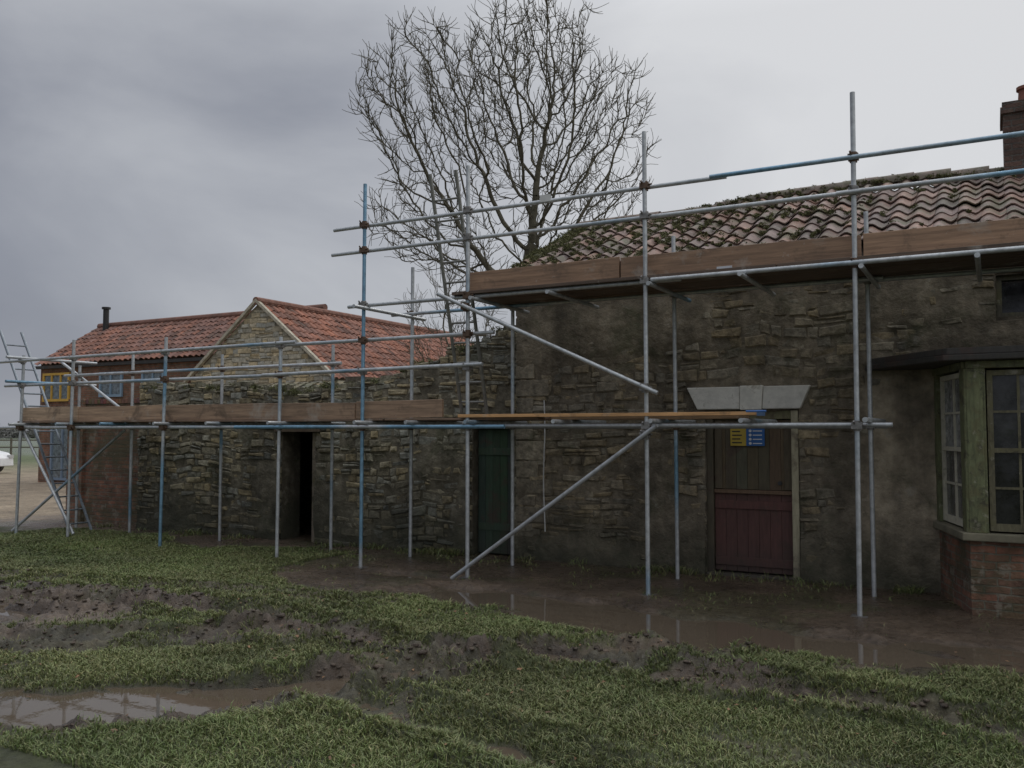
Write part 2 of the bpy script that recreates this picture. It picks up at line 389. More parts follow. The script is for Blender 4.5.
# ------------------------------------------------------------ stone walling
def stones(mb,x0,x1,Y,ztop,holes,base,var,seed,ch=(.08,.15),ln=(.12,.40),depth=.03,z0=-.1,face=-1,axis='x',warm=.5,wob=.05,split=.2,jj=.017):
    rd=random.Random(seed);z=z0
    def warp(x,zz): return wob*(float(vn(np.array(x*1.1),np.array(zz*.7),seed))-.5)*2+wob*.6*(float(vn(np.array(x*3.3),np.array(zz*1.1),seed+3))-.5)*2
    while True:
        h=rd.uniform(*ch);x=x0-rd.uniform(0,.2);any_=False
        while x<x1:
            L=rd.uniform(ln[0],ln[1])*rd.uniform(.6,1.1);a,b=max(x,x0),min(x+L,x1);x+=L
            if b-a<.04: continue
            top=ztop((a+b)/2)
            if z<top: any_=True
            parts=[(z,z+h)]
            if rd.random()<split: q=z+h*rd.uniform(.35,.65);parts=[(z,q),(q,z+h)]
            for za,zb in parts:
                if za>top-.02: continue
                zb=min(zb,top+rd.uniform(-.03,.03));aa,bb=a,b
                skip=False
                for (hx0,hx1,hz0,hz1) in holes:
                    if bb>hx0-.02 and aa<hx1+.02 and zb>hz0-.04 and za<hz1+.04:
                        if aa<hx0-.06: bb=hx0
                        elif bb>hx1+.06: aa=hx1
                        else: skip=True
                if skip or bb-aa<.04 or zb-za<.025: continue
                g=rd.uniform(.003,.011);dp=depth*rd.uniform(.2,1.3);j=lambda k:rd.uniform(-k,k)
                if rd.random()<.08: dp*=.2
                A=[(aa+g+j(jj),za+g+j(jj)),(bb-g+j(jj),za+g+j(jj)),(bb-g+j(jj),zb-g+j(jj)),(aa+g+j(jj),zb-g+j(jj))]
                A=[(px,pz+warp(px,pz)) for px,pz in A]
                for (hx0,hx1,hz0,hz1) in holes:
                    A=[((hx0 if px<(hx0+hx1)/2 else hx1) if hx0<px<hx1 and hz0<pz<hz1 else px,pz) for px,pz in A]
                cx=sum(p[0] for p in A)/4;cz=sum(p[1] for p in A)/4
                vs=[]
                for dy,k in ((.0,1.0),(dp*.65,.97),(dp,.80)):
                    for (px,pz) in A:
                        qx=cx+(px-cx)*(k if k>.9 else max(.5,1-.022/max(.02,abs(px-cx))));qz=cz+(pz-cz)*(k if k>.9 else max(.5,1-.018/max(.02,abs(pz-cz))))
                        yy=Y+face*(dy+(j(.008) if dy else 0))
                        vs.append((qx,yy,qz) if axis=='x' else (yy,qx,qz))
                fs=[(8,9,10,11)]
                for kk in (0,4):
                    for i_ in range(4): fs.append((kk+i_,kk+(i_+1)%4,kk+4+(i_+1)%4,kk+4+i_))
                v_=rd.uniform(1-var,1+var);w_=rd.uniform(-warm,warm)*.3
                mb.add(vs,fs,(base[0]*v_*(1+w_),base[1]*v_*(1+w_*.3),base[2]*v_*(1-w_)))
        z+=h
        if not any_ or z>8: break

def slurry(name,x0,x1,z0,zt,Y,holes,bias,seed,col,parent,step=.032,amp=.055,base=.012,lighten=None):
    """uneven lime mortar / old plaster skin that buries part of the stonework"""
    xs=np.arange(x0,x1+step*.5,step);zs=np.arange(z0,4.0,step)
    X,Zz=np.meshgrid(xs,zs)
    f=fbm(X*.8,Zz*.9,seed,4)+bias(X,Zz)
    off=base+amp*sstep(.42,.68,f)+.028*(fbm(X*5,Zz*7,seed+5,3)-.45)+.012*(vn(X*20,Zz*22,seed+9)-.5)
    off=np.maximum(off,.0015)
    n1,n2=X.shape
    V_=np.stack([X.ravel(),Y-off.ravel(),Zz.ravel()],1);i=np.arange(n1*n2).reshape(n1,n2)
    cx=(X[:-1,:-1]+step/2);cz=(Zz[:-1,:-1]+step/2)
    keep=cz+step<np.vectorize(zt)(cx)-.03
    for h in holes: keep&=~((cx>h[0]-step*.6)&(cx<h[1]+step*.6)&(cz>h[2]-step)&(cz<h[3]+step*.6))
    Fq=np.stack([i[:-1,:-1],i[:-1,1:],i[1:,1:],i[1:,:-1]],-1)[keep]
    cc=np.array(col)*(.6+.8*fbm(X*2.5,Zz*2.5,seed+3,4)).ravel()[:,None]
    if lighten is not None: cc=cc*lighten(X,Zz).ravel()[:,None]
    return np_mesh(name,V_,Fq.reshape(-1,4),cc,M_mortar,parent,smooth=True)

# ------------------------------------------------------------ pantile roof
def pantiles(mb,O,U,Vv,L,S,base,var,seed,tw=.24,th=.31,sag=None,samples=8):
    O,U,Vv=(np.array(q,float) for q in (O,U,Vv));N=np.cross(U,Vv);N/=np.linalg.norm(N)
    if N[2]<0:N=-N
    rd=random.Random(seed);nc=int(L/tw);nr=int(math.ceil(S/th))
    for r_ in range(nr):
        for c_ in range(nc):
            v0=r_*th-.03;v1=min((r_+1)*th+.04,S+.02);u0=c_*tw
            jv=rd.uniform(-.015,.015);jn=rd.uniform(-.005,.009);tl=rd.uniform(-.008,.008)
            vs=[]
            for row in range(3):
                for k in range(samples+1):
                    t=k/samples
                    prof=.030*math.cos((t-.30)*2*math.pi) if t<.80 else .030*math.cos(.5*2*math.pi)+ (t-.8)/.2*.036
                    u=u0+t*tw*1.04
                    vv=v0+jv if row<2 else v1
                    nrm=prof+(.045 if row<2 else .012)+jn+tl*t-(.016 if row==0 else 0)
                    p=O+U*u+Vv*vv+N*nrm
                    if sag: p=p+np.array([0,0,sag(u,vv)])
                    vs.append(p)
            n=samples+1;fs=[]
            for row in range(2):
                for k in range(samples): fs.append((row*n+k,row*n+k+1,(row+1)*n+k+1,(row+1)*n+k))
            v_=rd.uniform(1-var,1+var);w_=rd.uniform(-.12,.12)
            if rd.random()<.12: v_*=.6
            mb.add(vs,fs,(base[0]*v_*(1+w_),base[1]*v_,base[2]*v_*(1-w_)))

# ============================================================ FARMHOUSE
house=empty('stone_farmhouse')
WY=10.7;XL=-5.72;XR=7.5
holesH=[(-3.12,-2.02,-.2,1.98),(.05,.75,2.95,3.4)]
mb=MB();mort=(.16,.135,.10)
def wall_boxes(mb,x0,x1,y0,y1,z0,z1,holes,col):
    xs=sorted(set([x0,x1]+[h[0] for h in holes]+[h[1] for h in holes]))
    for a,b in zip(xs[:-1],xs[1:]):
        hs=sorted([(h[2],h[3]) for h in holes if h[0]<=a+1e-6 and h[1]>=b-1e-6]);z=z0
        for h0,h1 in hs:
            if h0>z+1e-4: mb.box(a,b,y0,y1,z,h0,col)
            z=h1
        if z<z1: mb.box(a,b,y0,y1,z,z1,col)
wall_boxes(mb,XL,XR,WY,WY+.45,-.3,3.82,holesH,mort)
mb.box(XL,XR,15.3,15.7,-.3,3.82,mort)
for xx in (XL,XR-.4):
    mb.add([(xx,WY+.45,-.3),(xx+.4,WY+.45,-.3),(xx+.4,15.3,-.3),(xx,15.3,-.3),(xx,WY+.45,3.8),(xx+.4,WY+.45,3.8),(xx+.4,15.3,3.8),(xx,15.3,3.8),(xx,13.05,4.92),(xx+.4,13.05,4.92)],
     [(0,3,2,1),(0,1,5,4),(2,3,7,6),(4,5,9,8),(7,8,9,6),(3,0,4,8,7),(1,2,6,9,5)],mort)
mb.obj('walls',M_mortar,house)
mb=MB()
stones(mb,XL,XR,WY-.001,lambda x:3.78,holesH+[(-3.35,-1.9,1.98,2.3)],(.29,.245,.17),.24,3,depth=.044,ch=(.075,.145),ln=(.11,.40),warm=.3,split=.2)
stones(mb,WY,15.6,XL+.001,lambda y:3.8+1.1*(1-abs(y-13.1)/2.5),[],(.28,.24,.17),.35,4,axis='y')
mb.obj('wall_stones',M_stone,house)
slurry('plaster_remains',XL,XR,-.1,lambda x:3.8,WY-.002,holesH,lambda x,z:.09*sstep(2.0,3.2,z)-.075+.17*sstep(-1.5,-1.2,x)+.03*sstep(-4,-2,x),301,(.235,.198,.143),house,
   lighten=lambda x,z:1+.6*sstep(-1.35,-1.15,x)*(1-sstep(2.2,2.5,z)))
mb=MB();zz=.3;k=0
while zz<3.75:
    h=random.uniform(.16,.28);L=(.48 if k%2 else .27)*random.uniform(.85,1.15);v_=random.uniform(.75,1.15)
    mb.box(XL-.03,XL+L,WY-.045-random.uniform(0,.015),WY+.05,zz+.01,min(zz+h-.01,3.76),(.30*v_,.26*v_,.19*v_));zz+=h;k+=1
mb.obj('quoins',M_stone,house,bevel=.018)
ang=math.atan2(5.06-3.83,13.05-10.45);S=math.hypot(5.06-3.83,13.05-10.45)
def sag(u,v):
    X=u+XL-.1
    f=v/S
    return f*(.13*math.exp(-((X+2.0)/1.5)**2)-.05*math.exp(-((X+4.6)/.9)**2))+.02*math.sin(u*1.3)*f+.014*math.sin(u*3.1+v*2)
mb=MB()
pantiles(mb,(XL-.12,10.42,3.80),(1,0,0),(0,math.cos(ang),math.sin(ang)),XR-XL+.3,S,(.195,.125,.10),.36,5,sag=sag)
pantiles(mb,(XR+.2,15.68,3.80),(-1,0,0),(0,-math.cos(ang),math.sin(ang)),XR-XL+.3,S,(.2,.125,.095),.3,6,samples=4)
mb.obj('roof_tiles',M_tile,house,smooth=True)
mb=MB()
for s_ in (0,1):
    ye=10.5 if s_==0 else 15.6
    mb.add([(XL-.05,ye,3.74),(XR+.1,ye,3.74),(XR+.1,13.05,4.93),(XL-.05,13.05,4.93),(XL-.05,ye,3.79),(XR+.1,ye,3.79),(XR+.1,13.05,4.98),(XL-.05,13.05,4.98)],
      [(0,1,2,3),(4,7,6,5),(0,4,5,1),(1,5,6,2),(3,7,4,0)],(.06,.05,.04))
mb.box(XL,XR,10.47,10.7,3.66,3.735,(.08,.07,.06))
mb.obj('roof_deck',M_dark,house)
mb=MB();x=XL-.12
while x<XR+.1:
    z=5.05+sag(x-XL+.1,S)+random.uniform(-.01,.01);vs=[];n=9
    for e,xx in ((0,x),(1,x+.46)):
        for k in range(n):
            a=math.pi*(k/(n-1));vs.append((xx,13.05-.14*math.cos(a),z-.03+.13*math.sin(a)+e*.006))
    v_=random.uniform(.6,1.2)
    mb.add(vs,[(k,k+1,n+k+1,n+k) for k in range(n-1)],(.17*v_,.13*v_,.105*v_));x+=.45
mb.obj('ridge_tiles',M_tile,house,smooth=True)
mb=MB()
mb.box(.19,1.05,12.75,13.45,4.7,5.78,(1,1,1));mb.box(.16,1.08,12.72,13.48,5.78,5.86,(1,1,1));mb.box(.18,1.06,12.74,13.46,5.86,5.93)
mb.obj('chimney_stack',M_chim,house)
mb=MB()
for cx in (.47,.84):
    mb.tube((cx,13.1,5.92),(cx,13.1,6.16),.11,14,1,col=(.25,.1,.07),r2=.095);mb.tube((cx,13.1,6.16),(cx,13.1,6.2),.12,14,1,col=(.25,.1,.07))
mb.obj('chimney_pots',M_tile_far,house,smooth=True)
r=np.random.default_rng(15);PP=[];CC=[]
for k in range(900):
    v=r.random()**.7*S;u=(r.random()**1.7)*4.5 if k<560 else r.random()*10
    if k<80:u=r.random()*.3
    if k>700: v=S*(.93+.07*r.random())
    c0=np.array([XL-.12+u,10.45+v*math.cos(ang),3.85+v*math.sin(ang)+sag(u,v)+(.02 if k<=700 else .05)])
    rad=r.uniform(.02,.08)*(1.5 if k<90 else .65);m_=90
    p=r.normal(size=(m_,3));p/=np.linalg.norm(p,axis=1)[:,None];p*=(r.random(m_)**.4)[:,None]*rad*np.array([1.2,1.2,.6]);p+=c0
    q=r.normal(size=(m_,2,3))*.013
    PP.append(np.stack([p,p+q[:,0],p+q[:,1]],1).reshape(-1,3))
    cc=np.array([.11,.11,.042])*r.uniform(.5,1.4,m_)[:,None]
    CC.append(np.repeat(cc,3,0))
PP=np.concatenate(PP);CC=np.concatenate(CC)
np_mesh('roof_moss',PP,np.arange(len(PP)).reshape(-1,3),CC,M_moss,house)
mb=MB();y0,y1=WY-.095,WY+.05
def lintel(mb,xa,xb,xc,xd,z0,z1,y0,y1,col):
    mb.hexa([(xa,y0,z0),(xb,y0,z0),(xb,y1,z0),(xa,y1,z0),(xc,y0,z1),(xd,y0,z1),(xd,y1,z1),(xc,y1,z1)],col)
lintel(mb,-3.2,-2.68,-3.33,-2.68,2.0,2.27,y0,y1,(.76,.74,.67));lintel(mb,-2.675,-2.42,-2.675,-2.40,1.99,2.28,y0-.012,y1,(.8,.78,.7));lintel(mb,-2.415,-1.98,-2.395,-1.86,2.0,2.27,y0,y1,(.74,.72,.65))
mb.obj('door_lintel',M_lint,house,bevel=.012)
mb=MB();fr=(.20,.19,.10)
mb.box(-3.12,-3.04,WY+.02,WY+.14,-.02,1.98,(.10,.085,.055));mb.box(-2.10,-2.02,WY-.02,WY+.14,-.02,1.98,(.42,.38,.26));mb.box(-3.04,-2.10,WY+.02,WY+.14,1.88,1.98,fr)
mb.box(-3.12,-2.02,WY-.05,WY+.3,-.06,.03,(.16,.14,.11))
mb.obj('door_frame',M_door,house,bevel=.006)
mb=MB();red=(.12,.052,.044)
for k in range(7):
    xa=-3.035+k*.1325;mb.box(xa,xa+.130,WY+.075,WY+.11,.05,.98,(red[0]*random.uniform(.9,1.05),red[1],red[2]))
mb.box(-3.03,-2.11,WY+.055,WY+.074,.12,.22,red);mb.box(-3.03,-2.11,WY+.055,WY+.074,.8,.9,red)
mb.box(-3.035,-2.108,WY+.04,WY+.12,.985,1.03,(.16,.1,.06))
mb.obj('stable_door_lower',M_door,house,bevel=.003)
mb=MB();up=(.12,.095,.06)
for k in range(7):
    xa=-3.035+k*.1325;mb.box(xa,xa+.130,WY+.08,WY+.11,1.035,1.87,tuple(c*random.uniform(.85,1.1) for c in up))
mb.box(-3.03,-2.94,WY+.06,WY+.079,1.04,1.87,up);mb.box(-2.2,-2.11,WY+.06,WY+.079,1.04,1.87,up)
mb.tube((-2.25,WY+.04,1.12),(-2.25,WY+.07,1.12),.025,12,col=(.05,.05,.05))
mb.obj('stable_door_upper',M_door,house,bevel=.003)
mb=MB();mb.box(.05,.75,WY+.12,WY+.14,2.95,3.4,(.02,.02,.022));mb.obj('upper_window_glass',M_glass,house)
mb=MB()
for a,b,c,d in ((.05,.10,2.95,3.4),(.70,.75,2.95,3.4),(.10,.70,2.95,3.0),(.10,.70,3.35,3.4),(.385,.415,3.0,3.35)): mb.box(a,b,WY+.07,WY+.11,c,d,(.12,.11,.08))
mb.obj('upper_window_frame',M_paintwood,house)
mb=MB();mb.box(XL+.6,XR-.6,11.3,15.0,-.2,3.7,(.01,.01,.01));
mb.obj('dark_interior',M_dark,house)

# bay window
A=(-.56,10.66);B=(-.235,9.56);Cc=(1.95,9.56);D=(2.28,10.66)
mb=MB();mb.prism([(A[0],A[1]),(B[0],B[1]),(Cc[0],Cc[1]),(D[0],D[1])],-.25,.70);mb.obj('bay_plinth',M_brick,house)
mb=MB();sil=(.22,.2,.14)
mb.prism([(A[0]-.06,A[1]),(B[0]-.06,B[1]-.07),(Cc[0]+.06,Cc[1]-.07),(D[0]+.06,D[1])],.70,.775,sil);mb.obj('bay_sill',M_render,house,bevel=.01)
gr=(.15,.165,.08);cr=(.6,.57,.45)
posts=MB();fw=MB();gl=MB();fg=MB()
def lerp(P,Q,t): return (P[0]+(Q[0]-P[0])*t,P[1]+(Q[1]-P[1])*t)
def sash(fw,P,Q,z0,z1,cols,rows,fcol,shades):
    L=math.hypot(Q[0]-P[0],Q[1]-P[1]);w_=.05/L;b_=.012/L
    zm=(z0+z1)/2
    fw.seg(P,lerp(P,Q,w_),z0,z1,.06,-.05,fcol);fw.seg(lerp(P,Q,1-w_),Q,z0,z1,.06,-.05,fcol)
    for za,zb in ((z0,z0+.07),(z1-.05,z1),(zm-.022,zm+.022)): fw.seg(lerp(P,Q,w_+.001),lerp(P,Q,1-w_-.001),za,zb,.062,-.05,fcol)
    for c_ in range(1,cols):
        t=w_+(1-2*w_)*c_/cols; 
        fw.seg(lerp(P,Q,t-b_),lerp(P,Q,t+b_),z0+.07,zm-.022,.035,-.05,fcol);fw.seg(lerp(P,Q,t-b_),lerp(P,Q,t+b_),zm+.022,z1-.05,.035,-.05,fcol)
    for half in (0,1):
        za=z0+.07 if half==0 else zm+.022;zb=zm-.022 if half==0 else z1-.05
        for r_ in range(1,rows//2):
            z=za+(zb-za)*r_/(rows//2);fw.seg(lerp(P,Q,w_+.001),lerp(P,Q,1-w_-.001),z-.011,z+.011,.031,-.05,fcol)
        for r_ in range(rows//2):
            for c_ in range(cols):
                t0=w_+(1-2*w_)*c_/cols;t1=w_+(1-2*w_)*(c_+1)/cols
                zz0=za+(zb-za)*r_/(rows//2);zz1=za+(zb-za)*(r_+1)/(rows//2)
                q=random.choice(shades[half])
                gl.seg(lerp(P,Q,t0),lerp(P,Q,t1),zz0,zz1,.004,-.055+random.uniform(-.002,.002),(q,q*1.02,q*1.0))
z0,z1=.775,2.34
posts.seg(A,lerp(A,B,.10),z0,z1,.12,-.04,gr)
posts.seg(lerp(A,B,.88),B,z0,z1,.13,-.04,gr);posts.seg(B,lerp(B,Cc,.075),z0,z1,.13,-.04,gr)
posts.prism([(B[0]-.02,B[1]-.012),(B[0]+.14,B[1]-.035),(B[0]+.16,B[1]+.1),(B[0],B[1]+.12)],z0,z1,(.18,.195,.095))
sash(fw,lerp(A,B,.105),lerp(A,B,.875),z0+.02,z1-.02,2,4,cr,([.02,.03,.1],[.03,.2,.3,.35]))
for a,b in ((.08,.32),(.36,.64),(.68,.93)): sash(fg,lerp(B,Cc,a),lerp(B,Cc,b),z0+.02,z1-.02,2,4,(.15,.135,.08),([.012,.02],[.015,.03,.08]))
for a in (.32,.64,.93): posts.seg(lerp(B,Cc,a+.003),lerp(B,Cc,a+(.037 if a<.9 else .066)),z0,z1,.13,-.04,gr)
posts.seg(Cc,D,z0,z1,.1,-.04,gr)
posts.seg(lerp(A,B,-.0),B,z1,z1+.07,.15,-.04,(.15,.16,.08));posts.seg(B,Cc,z1,z1+.07,.15,-.04,(.15,.16,.08))
posts.obj('bay_posts',M_paintwood,house,bevel=.006);fw.obj('side_sash_frames',M_lint,house);fg.obj('front_sash_frames',M_paintwood,house);gl.obj('bay_glass',M_glass,house)
mb=MB();mb.prism([(-.38,10.6),(-.1,9.72),(1.85,9.72),(2.1,10.6)],.78,2.3,(.012,.012,.012));mb.obj('bay_interior',M_dark,house)
mb=MB()
mb.prism([(-1.27,10.66),(-1.24,10.46),(-.42,9.40),(2.15,9.40),(2.7,10.66)],2.412,2.47,(.045,.042,.036))
mb.prism([(-1.22,10.66),(-1.2,10.5),(-.39,9.46),(2.1,9.46),(2.6,10.66)],2.472,2.54,(.06,.055,.048))
mb.obj('bay_canopy',M_door,house,bevel=.01)
mb=MB();cxp=-5.3
pts_=[(cxp+.012*math.sin(k*1.1),WY-.08,2.15-k*.25) for k in range(8)]
for a,b in zip(pts_[:-1],pts_[1:]): mb.tube(a,b,.009,8,col=(.6,.6,.58))
mb.obj('white_cable',M_plain,house)

# ============================================================ LOW OUTBUILDING
shed=empty('stone_outbuilding')
def ztop(x):
    if x>-8.2: return 2.43+(x+8.2)*.31+.05*math.sin(x*9)
    return 2.42+.05*math.sin(x*2.1)+.03*math.sin(x*7.3)+(.12 if x<-12 else 0)
holesS=[(-10.02,-9.32,-.2,1.72),(-6.46,-5.84,-.2,1.78)]
mb=MB();SX0=-13.4
def wall_prof(mb,xs,y0,y1,holes,zt,col):
    for a,b in zip(xs[:-1],xs[1:]):
        m_=(a+b)/2;z=-.3
        for h in holes:
            if h[0]<m_<h[1]: z=h[3]
        mb.hexa([(a,y0,z),(b,y0,z),(b,y1,z),(a,y1,z),(a,y0,zt(a)-.04),(b,y0,zt(b)-.04),(b,y1,zt(b)-.04),(a,y1,zt(a)-.04)],col)
xs=sorted(set(list(np.round(np.arange(SX0,XL-.001,.2),3))+[XL,-10.02,-9.32,-6.46,-5.84]))
wall_prof(mb,xs,WY,WY+.42,holesS,ztop,(.15,.13,.092))
mb.box(SX0,SX0+.4,WY+.42,14.2,-.3,2.5,mort);mb.box(SX0,XL,14.2,14.6,-.3,2.72,mort);mb.box(-9.1,-8.8,WY+.42,14.2,-.3,2.6,mort)
mb.obj('walls',M_mortar,shed)
mb=MB()
stones(mb,SX0,XL,WY-.001,ztop,holesS,(.31,.28,.20),.3,13,depth=.046,ch=(.07,.14),ln=(.10,.38),split=.18)
stones(mb,WY+.42,14.2,SX0-.001+0,lambda y:2.5,[],(.28,.24,.17),.35,14,axis='y')
for k in range(150):
    x=random.uniform(SX0,XL-.1);L=random.uniform(.08,.24);h=random.uniform(.04,.13);y=random.uniform(WY-.02,WY+.25);z=ztop(x)-.06
    v_=random.uniform(.6,1.2);jj=lambda:random.uniform(-.02,.02)
    mb.hexa([(x+jj(),y+jj(),z),(x+L+jj(),y+jj(),z),(x+L+jj(),y+.16+jj(),z),(x+jj(),y+.16,z),(x+.01+jj(),y+jj(),z+h+jj()),(x+L+jj(),y+jj(),z+h+jj()),(x+L+jj(),y+.15,z+h),(x+jj(),y+.15,z+h+jj())],(.27*v_,.25*v_,.18*v_))
mb.obj('wall_stones',M_stone,shed)
slurry('mortar_remains',SX0,XL,-.1,ztop,WY-.002,holesS,lambda x,z:-.085+0*x,401,(.2,.178,.128),shed)
r=np.random.default_rng(25);PP=[];CC=[]
for k in range(110):
    x=r.uniform(SX0,XL-.2);c0=np.array([x,WY+r.uniform(-.02,.3),ztop(x)+r.uniform(-.03,.04)]);rad=r.uniform(.04,.12);m_=110
    p=r.normal(size=(m_,3));p/=np.linalg.norm(p,axis=1)[:,None];p*=(r.random(m_)**.4)[:,None]*rad*np.array([1.4,1.2,.6]);p+=c0
    q=r.normal(size=(m_,2,3))*.015
    PP.append(np.stack([p,p+q[:,0],p+q[:,1]],1).reshape(-1,3));CC.append(np.repeat(np.array([.1,.105,.04])*r.uniform(.5,1.4,m_)[:,None],3,0))
PP=np.concatenate(PP);CC=np.concatenate(CC)
np_mesh('wall_moss',PP,np.arange(len(PP)).reshape(-1,3),CC,M_moss,shed)
mb=MB();a2=math.atan2(.35,3.3)
pantiles(mb,(SX0+.1,11.1,2.36),(1,0,0),(0,math.cos(a2),math.sin(a2)),4.2,3.4,(.15,.13,.08),.3,22,samples=5)
pantiles(mb,(-8.9,11.1,2.36),(1,0,0),(0,math.cos(a2),math.sin(a2)),3.0,3.4,(.13,.11,.07),.3,23,samples=5)
mb.obj('roof_tiles',M_tile,shed,smooth=True)
mb=MB();mb.hexa([(SX0+.1,11.12,2.26),(XL-.05,11.12,2.26),(XL-.05,14.5,2.61),(SX0+.1,14.5,2.61),(SX0+.1,11.12,2.32),(XL-.05,11.12,2.32),(XL-.05,14.5,2.67),(SX0+.1,14.5,2.67)],(.06,.05,.04));mb.obj('roof_deck',M_wood,shed)
mb=MB();g_=(.05,.08,.05)
for k in range(5):
    xa=-6.44+k*.118;mb.box(xa,xa+.115,WY+.12,WY+.15,.03,1.76,tuple(c*random.uniform(.75,1.1) for c in g_))
mb.box(-6.43,-5.87,WY+.10,WY+.119,.35,.45,g_);mb.box(-6.43,-5.87,WY+.10,WY+.119,1.4,1.5,g_)
mb.box(-6.46,-5.86,WY-.02,WY+.3,1.782,1.9,(.12,.09,.06));mb.box(-10.15,-9.2,WY-.06,WY+.38,1.722,1.85,(.12,.09,.06))
mb.obj('green_door',M_door,shed,bevel=.003)
mb=MB();mb.box(-9.42,-9.34,WY+.03,WY+.12,-.1,1.71,(.24,.2,.15));mb.obj('door_jamb',M_paintwood,shed)

bw=empty('brick_wall')
mb=MB();mb.box(-15.6,SX0-.003,11.0,11.33,-.2,2.25);mb.box(-15.75,-15.3,10.93,11.4,-.2,2.35)
mb.obj('brickwork',M_brick,bw)
mb=MB()
for k in range(22):
    x=-15.3+k*.086;mb.box(x,x+.078,10.98,11.35,2.25,2.335+random.uniform(-.008,.008),tuple(c*random.uniform(.7,1.2) for c in (.2,.1,.07)))
mb.obj('coping',M_tile_far,bw)

# ============================================================ BARNS
barn=empty('stone_barn')
GYp=18.0;gx0,gx1,gapx=-20.4,-15.2,-17.8;ez=3.2;az=5.25
def gz(x): return ez+(az-ez)*(1-abs(x-gapx)/2.6)
mb=MB();m2=(.27,.24,.175)
mb.add([(gx0,GYp,-.3),(gx1,GYp,-.3),(gx1,GYp,ez),(gapx,GYp,az),(gx0,GYp,ez),(gx0,29,-.3),(gx1,29,-.3),(gx1,29,ez),(gapx,29,az),(gx0,29,ez)],
 [(0,1,2,3,4),(9,8,7,6,5),(0,4,9,5),(1,6,7,2),(0,5,6,1)],m2)
mb.obj('walls',M_barnstone,barn)
mb=MB();stones(mb,gx0,gx1,GYp-.001,lambda x:gz(x)-.05,[],(.44,.385,.28),.22,33,depth=.025,ch=(.09,.15),ln=(.2,.5),wob=.03);mb.obj('gable_stones',M_barnstone,barn)
sl=math.hypot(2.75,(az-ez)*2.75/2.6);pa=math.atan2(az-ez,2.6)
mb=MB()
pantiles(mb,(gx1+.15,GYp-.1,ez-.10),(0,1,0),(-math.cos(pa),0,math.sin(pa)),11.2,sl,(.27,.12,.08),.3,41,samples=5)
pantiles(mb,(gx0-.15,29.1,ez-.10),(0,-1,0),(math.cos(pa),0,math.sin(pa)),11.2,sl,(.27,.12,.08),.3,42,samples=5)
mb.obj('roof_tiles',M_tile_far,barn,smooth=True)
mb=MB()
for s_,xe in ((1,gx1+.16),(-1,gx0-.16)):
    ze=ez-.11
    mb.hexa([(xe,GYp-.13,ze),(xe,GYp-.02,ze),(gapx,GYp-.02,az+.02),(gapx,GYp-.13,az+.02),(xe,GYp-.13,ze+.1),(xe,GYp-.02,ze+.1),(gapx,GYp-.02,az+.12),(gapx,GYp-.13,az+.12)],(.45,.41,.32))
mb.tube((gapx,GYp-.12,az+.06),(gapx,29.1,az+.06),.11,10,30,col=(.22,.11,.08))
mb.obj('verge_and_ridge',M_barnstone,barn)

wing=empty('brick_barn')
wx0,wx1=-28.3,-17.9;wy0,wyr,wyb=18.6,20.9,23.2;we,wr=4.0,5.45
mb=MB()
mb.add([(wx0,wy0,-.3),(wx0,wyb,-.3),(wx0,wyb,we),(wx0,wyr,wr-.05),(wx0,wy0,we),(wx1,wy0,-.3),(wx1,wyb,-.3),(wx1,wyb,we),(wx1,wyr,wr-.05),(wx1,wy0,we)],
 [(0,4,3,2,1),(5,6,7,8,9),(0,5,9,4),(1,2,7,6)],(1,1,1))
mb.obj('walls',M_brickfar,wing)
pa2=math.atan2(wr-we,wyr-wy0);sl2=math.hypot(wr-we,wyr-wy0)+.1
mb=MB()
pantiles(mb,(wx0-.15,wy0-.12,we-.06),(1,0,0),(0,math.cos(pa2),math.sin(pa2)),10.5,sl2,(.22,.105,.075),.26,51,samples=5)
pantiles(mb,(wx1,wyb+.12,we-.06),(-1,0,0),(0,-math.cos(pa2),math.sin(pa2)),10.5,sl2,(.22,.105,.075),.22,52,samples=4)
mb.obj('roof_tiles',M_tile_far,wing,smooth=True)
mb=MB();mb.tube((wx0-.15,wyr,wr+.05),(wx1,wyr,wr+.05),.11,10,20,col=(.2,.1,.075))
mb.box(wx0-.12,wx1-2.4,wy0-.14,wy0-.02,we-.2,we-.1,(.04,.04,.04));mb.obj('ridge_and_gutter',M_tile_far,wing)
mb=MB();mb.tube((-27.7,20.6,5.2),(-27.7,20.6,6.05),.10,12,col=(.02,.02,.02));mb.tube((-27.7,20.6,6.05),(-27.7,20.6,6.12),.15,12,col=(.02,.02,.02));mb.obj('flue',M_plain,wing)
mb=MB();g2=MB()
def win(x0,x1,z0,z1,col,n=2):
    y=wy0-.03
    for a,b,c,d in ((x0,x0+.08,z0,z1),(x1-.08,x1,z0,z1),(x0+.08,x1-.08,z0,z0+.08),(x0+.08,x1-.08,z1-.08,z1)): mb.box(a,b,y-.04,y+.02,c,d,col)
    for k in range(1,n):
        xx=x0+(x1-x0)*k/n;mb.box(xx-.03,xx+.03,y-.035,y+.015,z0+.08,z1-.08,col)
    g2.box(x0+.05,x1-.05,y+.005,y+.025,z0+.05,z1-.05,(.14,.17,.19))
win(-28.1,-26.7,2.7,3.65,(.55,.34,.06),3);win(-25.2,-24.1,2.8,3.6,(.2,.29,.38),2);win(-23.2,-22.2,2.8,3.6,(.2,.29,.38),2)
win(-27.6,-26.4,.1,2.2,(.18,.24,.32),2)
mb.obj('window_frames',M_plain,wing);g2.obj('window_glass',M_glass,wing)

